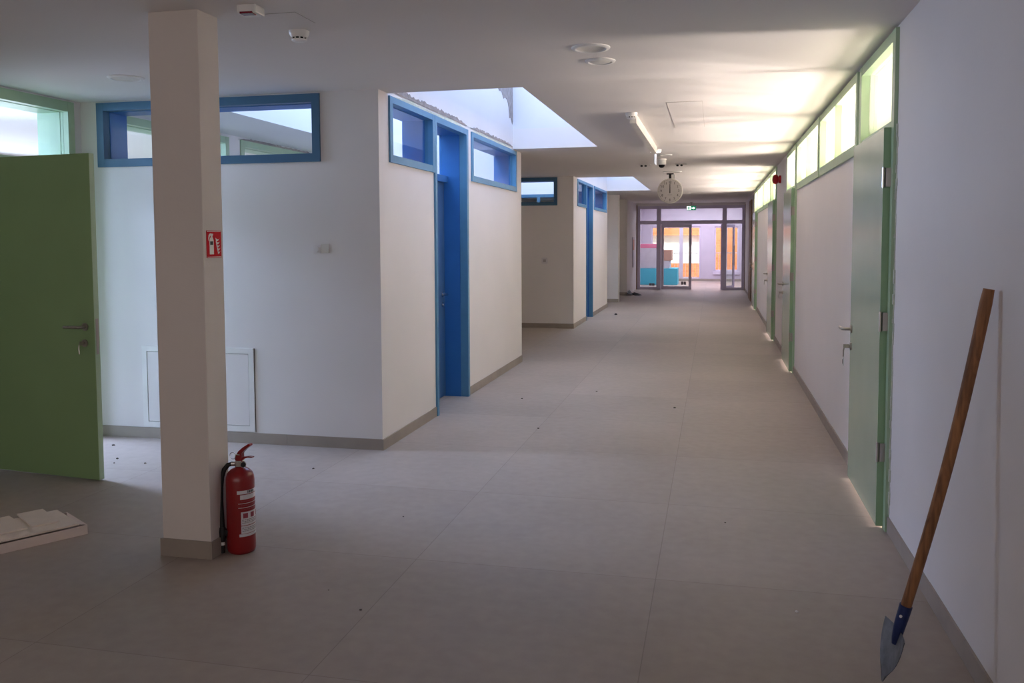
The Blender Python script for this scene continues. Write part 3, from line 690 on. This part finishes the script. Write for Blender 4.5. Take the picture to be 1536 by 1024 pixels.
# emergency light with a hanging blade
o = (-.735, 11.25, H); R = empty('ceiling_emergency_light', o, 0, 'lit round emergency light with a hanging edge-on blade at the trunking end', 'emergency light')
MB(ident, o).lathe([(.075, 0), (.075, -.02), (.07, -.026)], (-.735, 11.25, H), 'z', 32, True).build('housing', M['white'], R, True)
MB(ident, o).lathe([(.066, -.0265), (.06, -.034), (.0001, -.036)], (-.735, 11.25, H), 'z', 32, False).build('lamp', M['led'], R, True)
MB(ident, o).box(-.742, -.732, 11.12, 11.40, H - .185, H - .036).build('blade', M['acrylic'], R)
# dome camera
o = (-.727, 12.55, H); R = empty('ceiling_camera', o, 0, 'white dome security camera hanging between emergency light and clock', 'camera')
MB(ident, o).lathe([(.062, 0), (.062, -.02), (.055, -.028), (.055, -.075), (.05, -.085)], (-.727, 12.55, H), 'z', 32, True).build('housing', M['offwhite'], R, True)
MB(ident, o).lathe([(.045, -.085), (.043, -.10), (.033, -.118), (.018, -.127), (.0001, -.129)], (-.732, 12.53, H), 'z', 28, False).build('dome', M['blackplastic'], R, True)
# twin lamp plates
for x, y, lb in ((-1.035, 13.45, 'small square ceiling spot with two lamps left of the dome camera'), (-.50, 13.5, 'small square ceiling spot with two lamps right of the dome camera')):
    o = (x, y, H); R = empty('twin_spotlight', o, 0, lb, 'spotlight', 'twin ceiling spots')
    MB(ident, o).box(x - .085, x + .085, y - .05, y + .05, H - .014, H - .0005, .003).build('plate', M['offwhite'], R)
    for s in (-1, 1): MB(ident, o).tube([(x + s * .03 - .02, y - .045, H - .014), (x + s * .03 - .02, y - .05, H - .032)], .018, 14).build('lamp_head', M['ink'], R, True)
# clock
cxx, cy, cz, cr = -.752, 15.36, 2.445, .215
o = (cxx, cy, cz); R = empty('wall_clock', o, 0, 'round station clock showing twelve, hanging from the ceiling', 'clock')
MB(ident, o).lathe([(cr - .012, -.045), (cr, -.04), (cr + .003, 0), (cr, .04), (cr - .012, .045)], o, 'y', 48, True).build('case', M['offwhite'], R, True)
MB(ident, o).lathe([(cr - .016, -.0465), (.0001, -.0465)], o, 'y', 48, False).build('dial', M['dial'], R)
for h in range(1, 13):
    t = PI / 2 - h * PI / 6; X, Z = cxx + .150 * math.cos(t), cz + .150 * math.sin(t)
    b = MB(ident, o); b.text(str(h), .058, lambda x, y, X=X, Z=Z: (X + x, cy - .0480, Z + y)); b.build('numeral', M['ink'], R, recalc=False)
b = MB(ident, o)
for k in range(60):
    t = 2 * PI * k / 60; c, s = math.cos(t), math.sin(t); w = .0025 if k % 5 == 0 else .0012; r0 = .182 if k % 5 == 0 else .187
    q = [(r0, -w), (.196, -w), (.196, w), (r0, w)]; b.quad(*[(cxx + r * c - e * s, cy - .0478, cz + r * s + e * c) for r, e in q])
b.build('minute_marks', M['ink'], R)
b = MB(ident, o); b.text('CLOCK', .016, lambda x, y: (cxx + x, cy - .0478, cz - .07 + y)) if False else b.box(cxx - .04, cxx + .04, cy - .0478, cy - .0474, cz - .068, cz - .064); b.build('maker_line', M['labelgrey'], R)
MB(ident, o).prism([(cxx - .009, cy - .050, cz - .03), (cxx + .009, cy - .050, cz - .03), (cxx + .006, cy - .050, cz + .115), (cxx - .006, cy - .050, cz + .115)], (0, -.002, 0)).build('hour_hand', M['ink'], R)
MB(ident, o).prism([(cxx - .006, cy - .053, cz - .04), (cxx + .006, cy - .053, cz - .04), (cxx + .003, cy - .053, cz + .17), (cxx - .003, cy - .053, cz + .17)], (0, -.002, 0)).build('minute_hand', M['ink'], R)
b = MB(ident, o); b.box(cxx - .022, cxx + .022, cy - .02, cy + .02, cz + cr - .01, H - .016); b.build('hanger', M['ink'], R); b = MB(ident, o); b.box(cxx - .06, cxx + .06, cy - .035, cy + .035, H - .018, H - .001); b.build('bracket', M['ink'], R)
MB(ident, o).box(cxx + .03, cxx + .085, cy - .01, cy + .05, cz + cr - .002, cz + cr + .07).build('junction_box', M['white'], R)
# exit sign
o = (-.70, 27.5, H); R = empty('exit_sign', o, 0, 'green and white running-man exit sign hanging before the partition', 'exit sign')
ex0, ex1, ez0, ez1, ey = -.835, -.555, 2.50, 2.635, 27.5
MB(ident, o).box(ex0, ex1, ey - .0, ey + .03, ez0, ez1).build('case', M['exitgreen'], R)
b = MB(ident, o); y = ey - .003
b.box(ex0 + .008, ex0 + .125, y, ey, ez0 + .012, ez1 - .012); b.build('doorway_symbol', M['exitwhite'], R)
b = MB(ident, o); y = ey - .006
b.box(ex0 + .045, ex0 + .09, y, ey - .003, ez0 + .02, ez1 - .022); b.build('runner_backdrop', M['exitgreen'], R)
b = MB(ident, o); y2 = ey - .004
X = ex0 + .20; Z = (ez0 + ez1) / 2
b.prism([(X - .05, y2, Z + .012), (X + .005, y2, Z + .012), (X + .005, y2, Z + .04), (X + .055, y2, Z), (X + .005, y2, Z - .04), (X + .005, y2, Z - .012), (X - .05, y2, Z - .012)], (0, -.002, 0)); b.build('arrow', M['exitwhite'], R)
b = MB(ident, o); b.tube([(-.69, 27.515, ez1), (-.69, 27.515, H)], .012, 10); b.box(-.85, -.54, 27.49, 27.54, ez1, ez1 + .018); b.lathe([(.05, 0), (.05, -.012)], (-.69, 27.515, H), 'z', 20, True); b.build('mount', M['steel'], R)

# ================================================================== EXTINGUISHER SIGN
fC = lambda a, n, z: (cx1 + n, a, z)
o = (cx1, 3.954, 1.6); R = empty('extinguisher_sign', o, 0, 'red fire extinguisher sign on the column side', 'sign')
s0, s1, sz0, sz1 = 3.889, 4.020, 1.530, 1.668
MB(fC, o).box(s0, s1, .0008, .003, sz0, sz1).build('plate', M['redsign'], R)
for z in (sz1 - .006, sz0 + .003): MB(fC, o).box(s0 + .003, s1 - .003, .003, .0032, z, z + .003).build('border', M['signwhite'], R)
b = MB(fC, o)
pt = [(.024, .018), (.062, .018), (.062, .088), (.058, .098), (.052, .104), (.052, .112), (.060, .116), (.055, .122), (.030, .124), (.018, .116), (.014, .098), (.016, .085), (.022, .098), (.030, .112), (.036, .112), (.036, .104), (.028, .098), (.024, .088)]
b.prism([(s0 + a, .003, sz0 + z) for a, z in pt], (0, .0004, 0)); b.build('extinguisher_symbol', M['signwhite'], R)
MB(fC, o).box(s0 + .030, s0 + .056, .0034, .0037, sz0 + .066, sz0 + .084).build('symbol_label', M['ink'], R)
b = MB(fC, o)
for k, (dy, dz, w) in enumerate(((.100, .018, .020), (.095, .034, .026), (.090, .050, .030), (.086, .066, .032), (.084, .082, .030))):
    b.prism([(s0 + dy, .003, sz0 + dz), (s0 + dy + w * .55, .003, sz0 + dz + .004), (s0 + dy + w, .003, sz0 + dz + .016), (s0 + dy + w * .8, .003, sz0 + dz + .013), (s0 + dy + w * .3, .003, sz0 + dz + .012), (s0 + dy - .006, .003, sz0 + dz + .020)], (0, .0004, 0))
b.build('flame_symbol', M['signwhite'], R)

# ================================================================== FIRE EXTINGUISHER
ox, oy = -2.388, 4.004; r = .0725
R = empty('fire_extinguisher', (ox, oy, 0), math.radians(-3), 'red fire extinguisher standing on the floor against the white column', 'fire extinguisher')
b = MB(); b.lathe([(.0001, .004), (.050, .004), (.060, 0.0), (.068, .006), (r, .02), (r, .375), (.0705, .395), (.062, .417), (.045, .434), (.026, .443), (.022, .447), (.022, .456)], (0, 0, 0), 'z', 48, True)
body = b.build('cylinder', M['red'], R, True)
b = MB(); b.lathe([(.024, .448), (.027, .451), (.027, .470), (.022, .474), (.020, .480)], (0, 0, 0), 'z', 24, True); b.tube([(-.02, -.008, .462), (-.040, -.014, .462)], .012, 12)
b.build('collar', M['chrome'], R, True)
b = MB(); b.box(-.020, .020, -.014, .014, .478, .512, .004); b.build('valve', M['red'], R)
b = MB(); sec = [(-.018, .500), (.000, .528), (.026, .550), (.060, .571), (.068, .570), (.070, .562), (.040, .540), (.020, .520), (.016, .500)]
b.prism([(x, -.013, z) for x, z in sec], (0, .026, 0)); b.build('carry_handle', M['red'], R)
b = MB(); sec = [(.010, .490), (.030, .502), (.060, .506), (.080, .503), (.080, .499), (.055, .498), (.034, .492), (.018, .482)]
b.prism([(x, -.010, z) for x, z in sec], (0, .020, 0)); b.build('squeeze_lever', M['red'], R)
b = MB(); b.tube([(-.012, -.016, .512), (.012, -.016, .512)], .003, 8)
ring = [(-.030 + .017 * math.cos(t), -.017, .505 + .017 * math.sin(t)) for t in [2 * PI * k / 20 for k in range(21)]]; b.tube(ring, .0017, 6, False); b.build('pin_ring', M['chrome'], R, True)
b = MB(); b.tube([(.020, -.012, .466), (.034, -.020, .466)], .006, 10); b.tube([(.032, -.018, .466), (.040, -.030, .466)], .016, 20); b.build('gauge', M['chrome'], R, True)
MB().tube([(.0402, -.0304, .466), (.0408, -.0312, .466)], .013, 20).build('gauge_face', M['ink'], R)
hp = [(-.036, -.012, .462), (-.058, -.018, .455), (-.078, -.024, .430), (-.089, -.030, .392), (-.093, -.034, .34), (-.091, -.040, .27), (-.084, -.046, .20), (-.078, -.052, .13)]
b = MB(); b.tube(hp, [.010, .012, .0125, .0125, .0125, .0125, .0125, .0125], 14); b.build('hose', M['black'], R, True)
b = MB(); b.tube([(-.078, -.052, .135), (-.076, -.054, .115), (-.075, -.056, .085), (-.075, -.057, .060)], [.016, .019, .017, .013], 14); b.tube([(-.075, -.057, .045), (-.075, -.058, .003)], [.012, .0125], 14); b.box(-.072, -.040, -.060, -.030, .095, .122)
b.build('nozzle', M['black'], R, True)
MB().tube([(-.075, -.057, .062), (-.075, -.057, .044)], .0128, 14).build('nozzle_band', M['signwhite'], R, True)
# curved label pieces; angle 0 faces the viewer, positive to the viewer's right
va = math.atan2(-oy, -ox) + math.radians(-9)
def curved(b, t0, t1, z0, z1, e):
    n = max(1, int((t1 - t0) / 6))
    for i in range(n):
        p, q = [va + math.radians(t0 + (t1 - t0) * k / n) for k in (i, i + 1)]; R_ = r + e
        b.quad((R_ * math.cos(p), R_ * math.sin(p), z0), (R_ * math.cos(q), R_ * math.sin(q), z0), (R_ * math.cos(q), R_ * math.sin(q), z1), (R_ * math.cos(p), R_ * math.sin(p), z1))
b = MB()
curved(b, -2, 118, .318, .336, .0006); curved(b, 10, 118, .290, .314, .0006); curved(b, 12, 118, .155, .225, .0006); curved(b, 12, 118, .112, .152, .0006); curved(b, 4, 118, .096, .110, .0006)
for z in (.268, .246): curved(b, 2, 118, z, z + .0025, .0006)
lab = b.build('label', M['label'], body)
b = MB(); rnd = random.Random(2)
for z in (.279, .257, .236):
    t = 12
    while t < 112: w = rnd.uniform(3, 8); curved(b, t, t + w, z, z + .004, .0006); t += w + 2
for k, t in enumerate((20, 52, 84)): curved(b, t, t + 20, .192, .218, .0011)
b.build('label_pictogram', M['labelred'], body)
for zs in ((.182, .174, .166), (.140, .132, .124)):
    b = MB()
    for z in zs:
        t = 16
        while t < 112: w = rnd.uniform(4, 9); curved(b, t, t + w, z, z + .003, .0011); t += w + 1.8
    b.build('label_print', M['labelgrey'], body)
b = MB()
for t, w in ((40, 3), (45, 6), (53, 4), (59, 6), (67, 5)): curved(b, t, t + w, .321, .334, .0011)
b.build('label_heading', M['ink'], body)

# ================================================================== SHOVEL
A = Vector((.620, 3.29, 0.0)); Tp = Vector((.918, 3.255, 1.440)); ax = (Tp - A); Ln = ax.length; ax.normalize()
R = empty('shovel', tuple(A), 0, 'wooden-handled shovel with a worn steel blade leaning on the right wall', 'shovel')
side = Vector((0, 1, 0)); side = (side - ax * side.dot(ax)).normalized()     # blade width direction (mostly down the corridor)
bl_w = (side + ax.cross(side) * .15); bl_w = (bl_w - ax * bl_w.dot(ax)).normalized()
bl_n = ax.cross(bl_w).normalized()
if bl_n.x > 0: bl_n = -bl_n                                                   # concave face looks into the corridor
fSh = lambda w, n, l: tuple(A + bl_w * w + bl_n * n + ax * l)
bow = lambda l: .017 * math.sin(PI * min(1, max(0, (l - .22) / (Ln - .22)))) ** 1.0
bd = Vector((1, 0, 0)); bd = (bd - ax * bd.dot(ax)).normalized()
def sp(l): 
    return tuple(A + ax * l + bd * bow(l))
b = MB(ident, A); N_ = 24
ls = [.27 + (Ln - .27) * i / N_ for i in range(N_ + 1)]
b.tube([sp(l) for l in ls] , [.0185 + .002 * (i / N_) for i in range(N_)] + [.018], 18)
b.build('handle', M['wood'], R, True)
b = MB(ident, A); ls = [.155, .18, .22, .26, .305]
b.tube([sp(l) for l in ls], [.012, .017, .020, .0215, .0225], 18); b.build('socket', M['bluesteel'], R, True)
b = MB(ident, A); p0 = Vector(sp(.27)); dn = (Vector((0, 0, 1.6)) * 0 + Vector((-.62, -1, 0))).normalized(); b.tube([tuple(p0 + dn * .018), tuple(p0 + dn * .026)], .005, 10); b.build('rivet', M['signwhite'], R, True)
b = MB(ident, A); b0 = []; NU, NV = 14, 12; thick = .0025
def bpt(u, v, off):
    # u -1..1 across, v 0 (tip) .. 1 (shoulder)
    half = .098 * (1 - (1 - v) ** 2.6 * .80)
    w = u * half; l = .004 + v * .205 + (.0 if abs(u) < .999 else 0) + .030 * (1 - v) * (u * u)
    n = -.016 * (1 - u * u) * (.25 + .75 * v) + off
    return fSh(w, n + .012, l)
for off in (0, thick):
    g = [[b.v(bpt(-1 + 2 * i / NU, j / NV, off)) for i in range(NU + 1)] for j in range(NV + 1)]; b0.append(g)
    for j in range(NV):
        for i in range(NU): b.bm.faces.new([g[j][i], g[j][i + 1], g[j + 1][i + 1], g[j + 1][i]])
g0, g1 = b0
for i in range(NU): b.bm.faces.new([g0[0][i], g1[0][i], g1[0][i + 1], g0[0][i + 1]]); b.bm.faces.new([g0[NV][i], g0[NV][i + 1], g1[NV][i + 1], g1[NV][i]])
for j in range(NV): b.bm.faces.new([g0[j][0], g0[j + 1][0], g1[j + 1][0], g1[j][0]]); b.bm.faces.new([g0[j][NU], g1[j][NU], g1[j + 1][NU], g0[j + 1][NU]])
blade = b.build('blade', M['blade'], R, True)

# ================================================================== TILE BOX WITH BOARDS
e1 = Vector((-3.364 + 3.589, 4.054 - 3.686, 0)).normalized(); e2 = Vector((-e1.y, e1.x, 0))
O = Vector((-3.362, 4.055, 0)); LB, WB_ = .95, .325
fT = lambda a, n, z: tuple(O - e1 * a + e2 * n + Vector((0, 0, z)))
R = empty('cardboard_box', tuple(O), 0, 'long shallow white cardboard box on the floor at the left edge', 'box')
b = MB(fT, O); b.box(0, LB, 0, .006, 0, .05); b.box(0, LB, WB_ - .006, WB_, 0, .05); b.box(0, .006, .006, WB_ - .006, 0, .05); b.box(LB - .006, LB, .006, WB_ - .006, 0, .05); b.box(.006, LB - .006, .006, WB_ - .006, 0, .005)
b.build('tray', M['cardbox'], R)
MB(fT, O).prism([(.0, .004, .0503), (.035, .05, .0503), (.02, WB_ - .06, .0503), (.0, WB_ - .004, .0503)], (0, 0, .0015)).build('end_flap', M['cardbox'], R)
def board(a0, a1, n0, n1, z0, th, rot, label, tilt=0.0):
    c = ((a0 + a1) / 2, (n0 + n1) / 2); cr_, sr = math.cos(rot), math.sin(rot)
    f = lambda a, n, z: fT(c[0] + cr_ * (a - c[0]) - sr * (n - c[1]), c[1] + sr * (a - c[0]) + cr_ * (n - c[1]), z)
    o = Vector(f(c[0], c[1], z0)); ob = MB(f, o).box(a0, a1, n0, n1, z0, z0 + th, .0015).build('board', M['card']); ob.location = o
    return tag(ob, label, 'board', 'boards on the cardboard box')
board(.035, .92, .022, .375, .0521, .011, 0, 'large white board covering the shallow cardboard box')
board(.102, .238, .125, .425, .0632, .009, .03, 'small rectangular board lying on the big board, nearer the box end')
board(.268, .80, .115, .415, .0632, .009, -.03, 'white board lying on the big board, cut off by the left edge')

# crumbs on the floor
CR = [(-1.491, 3.455, .006, 0), (-1.722, 3.626, .0035, 0), (.078, 4.999, .005, 0), (.364, 3.847, .007, 1), (-4.624, 5.895, .011, 0), (-4.311, 5.534, .009, 0), (-4.02, 5.459, .008, 0), (-4.25, 5.42, .006, 0),
      (-1.755, 4.708, .005, 0), (-2.03, 18.53, .03, 0), (-.351, 8.352, .012, 0), (-1.886, 8.53, .01, 0), (-2.752, 5.582, .008, 0), (-1.45, 7.2, .009, 0), (-1.2, 9.1, .009, 0)]
for i, (x, y, s, w) in enumerate(CR):
    b = MB(ident, (x, y, 0)); rnd = random.Random(i)
    bm_ = b.bm; bmesh.ops.create_icosphere(bm_, subdivisions=1, radius=s)
    for v in bm_.verts: v.co = Vector((v.co.x * rnd.uniform(.8, 1.5), v.co.y * rnd.uniform(.8, 1.3), max(-s * .4, v.co.z * rnd.uniform(.5, .9)) + s * .4))
    ob = b.build('plaster_crumb', M['crumbw'] if w else M['crumb']); ob.location = (x, y, 0)
    tag(ob, 'white crumb on the floor before the shovel' if w else 'tiny dark plaster crumb on the grey floor tiles', 'crumb', None if w else 'dark crumbs on the floor')

# ================================================================== LIGHT
def area(name, loc, aim, sx, sy, power, col, spread=180):
    l = bpy.data.lights.new(name, 'AREA'); l.shape = 'RECTANGLE'; l.size = sx; l.size_y = sy; l.energy = power; l.color = col; l.spread = math.radians(spread)
    o = bpy.data.objects.new(name, l); COL.objects.link(o); o.location = loc
    o.rotation_euler = (Vector(aim) - Vector(loc)).to_track_quat('-Z', 'Y').to_euler(); return o
SKY = (.50, .66, 1.0); WARM = (1.0, .84, .82); COOL = (.50, .64, 1.0)
for y in (5.6, 7.4, 9.6, 11.5, 14.9, 16.7, 19.0, 20.9):
    area('room_window_light', (6.4, y, .8), (0.9, y, 2.6), .9, 1.1, 740, WARM)
    area('room_bounce_fill', (2.4, y if y > 6 else 4.4, .35), (2.1, y, 2.75), 1.4, 1.6, 100 if y > 6 else 170, (1.0, .92, .86))  # added upward fill standing in for bounce off the sunlit room floors
area('skylight_light', (-1.94, 8.55, 4.3), (-1.94, 8.55, 0), .95, 4.1, 52, SKY)
area('skylight_light', (-1.95, 18.2, 4.3), (-1.95, 18.2, 0), .95, 4.3, 52, SKY)
area('room_skylight_light', (-3.45, 8.75, 4.3), (-3.45, 8.75, 0), 1.3, 4.0, 170, SKY)
area('room_skylight_light', (-3.8, 18.1, 4.3), (-3.8, 18.1, 0), 1.9, 4.0, 110, SKY)
area('left_room_window_light', (-8.9, 3.6, 1.7), (-4.3, 6.0, 1.0), 2.2, 1.7, 165, COOL)
area('left_room_window_light', (-8.9, 8.4, 1.6), (-6.0, 8.2, 1.9), 3.0, 1.7, 70, (.75, .83, 1.0))
area('left_room_ceiling_light', (-6.7, 5.78, 2.68), (-4.5, 5.5, 0), .9, .9, 300, COOL)
area('passage_fill', (-6.6, 13.4, 2.66), (-4.2, 14.6, 0.9), 1.6, 1.6, 45, (1.0, .93, .86))  # added lamp out of view, brightens the side passage wall
area('lobby_fill', (-.4, 31.2, 2.97), (-.4, 31.2, 0), 3.2, 4.5, 165, (.88, .84, 1.0))  # added lamp hidden behind the header to brighten the lobby
area('outside_daylight', (-1, 35.6, 6.5), (-1, 40, 1.0), 9, 2.5, 1700, (1, .96, .92))
area('hall_fill', (-2.0, -2.9, 1.6), (-2.0, 3, 1.3), 5.5, 1.8, 33, (1.0, .93, .90))  # added weak fill from behind the camera, no window modelled there

w = bpy.data.worlds.new('World'); scene.world = w; w.use_nodes = True
N = w.node_tree.nodes; L = w.node_tree.links
sk = N.new('ShaderNodeTexSky'); sk.sky_type = 'NISHITA'; sk.sun_disc = False; sk.sun_elevation = math.radians(48); sk.sun_rotation = math.radians(200)
N['Background'].inputs['Strength'].default_value = .22
L.new(sk.outputs['Color'], N['Background'].inputs['Color'])

# ================================================================== CAMERA
F, CX, CY = 1300.542, 768.0, 439.161
yaw, pitch, roll, h = .228776, -.061315, -.004254, 1.61565
cam = bpy.data.cameras.new('camera'); cam.sensor_fit = 'HORIZONTAL'; cam.sensor_width = 36; cam.lens = F * 36 / 1536
cam.shift_x = (768 - CX) / 1536; cam.shift_y = -(512 - CY) / 1536
cam.clip_start = .05; cam.clip_end = 200
co = bpy.data.objects.new('camera', cam); COL.objects.link(co)
fw = Vector((-math.sin(yaw) * math.cos(pitch), math.cos(yaw) * math.cos(pitch), math.sin(pitch)))
rt = Vector((math.cos(yaw), math.sin(yaw), 0)); up = rt.cross(fw)
c, s = math.cos(roll), math.sin(roll); rr = rt * c + up * s; uu = up * c - rt * s
co.matrix_world = Matrix(((rr.x, uu.x, -fw.x, 0), (rr.y, uu.y, -fw.y, 0), (rr.z, uu.z, -fw.z, h), (0, 0, 0, 1)))
scene.camera = co
scene.view_settings.view_transform = 'Standard'
scene.view_settings.exposure = 0.28
scene.cycles.max_bounces = 10; scene.cycles.diffuse_bounces = 6; scene.cycles.transparent_max_bounces = 16
scene.cycles.use_denoising = True
scene.cycles.sample_clamp_indirect = 8
scene.cycles.caustics_reflective = False; scene.cycles.caustics_refractive = False
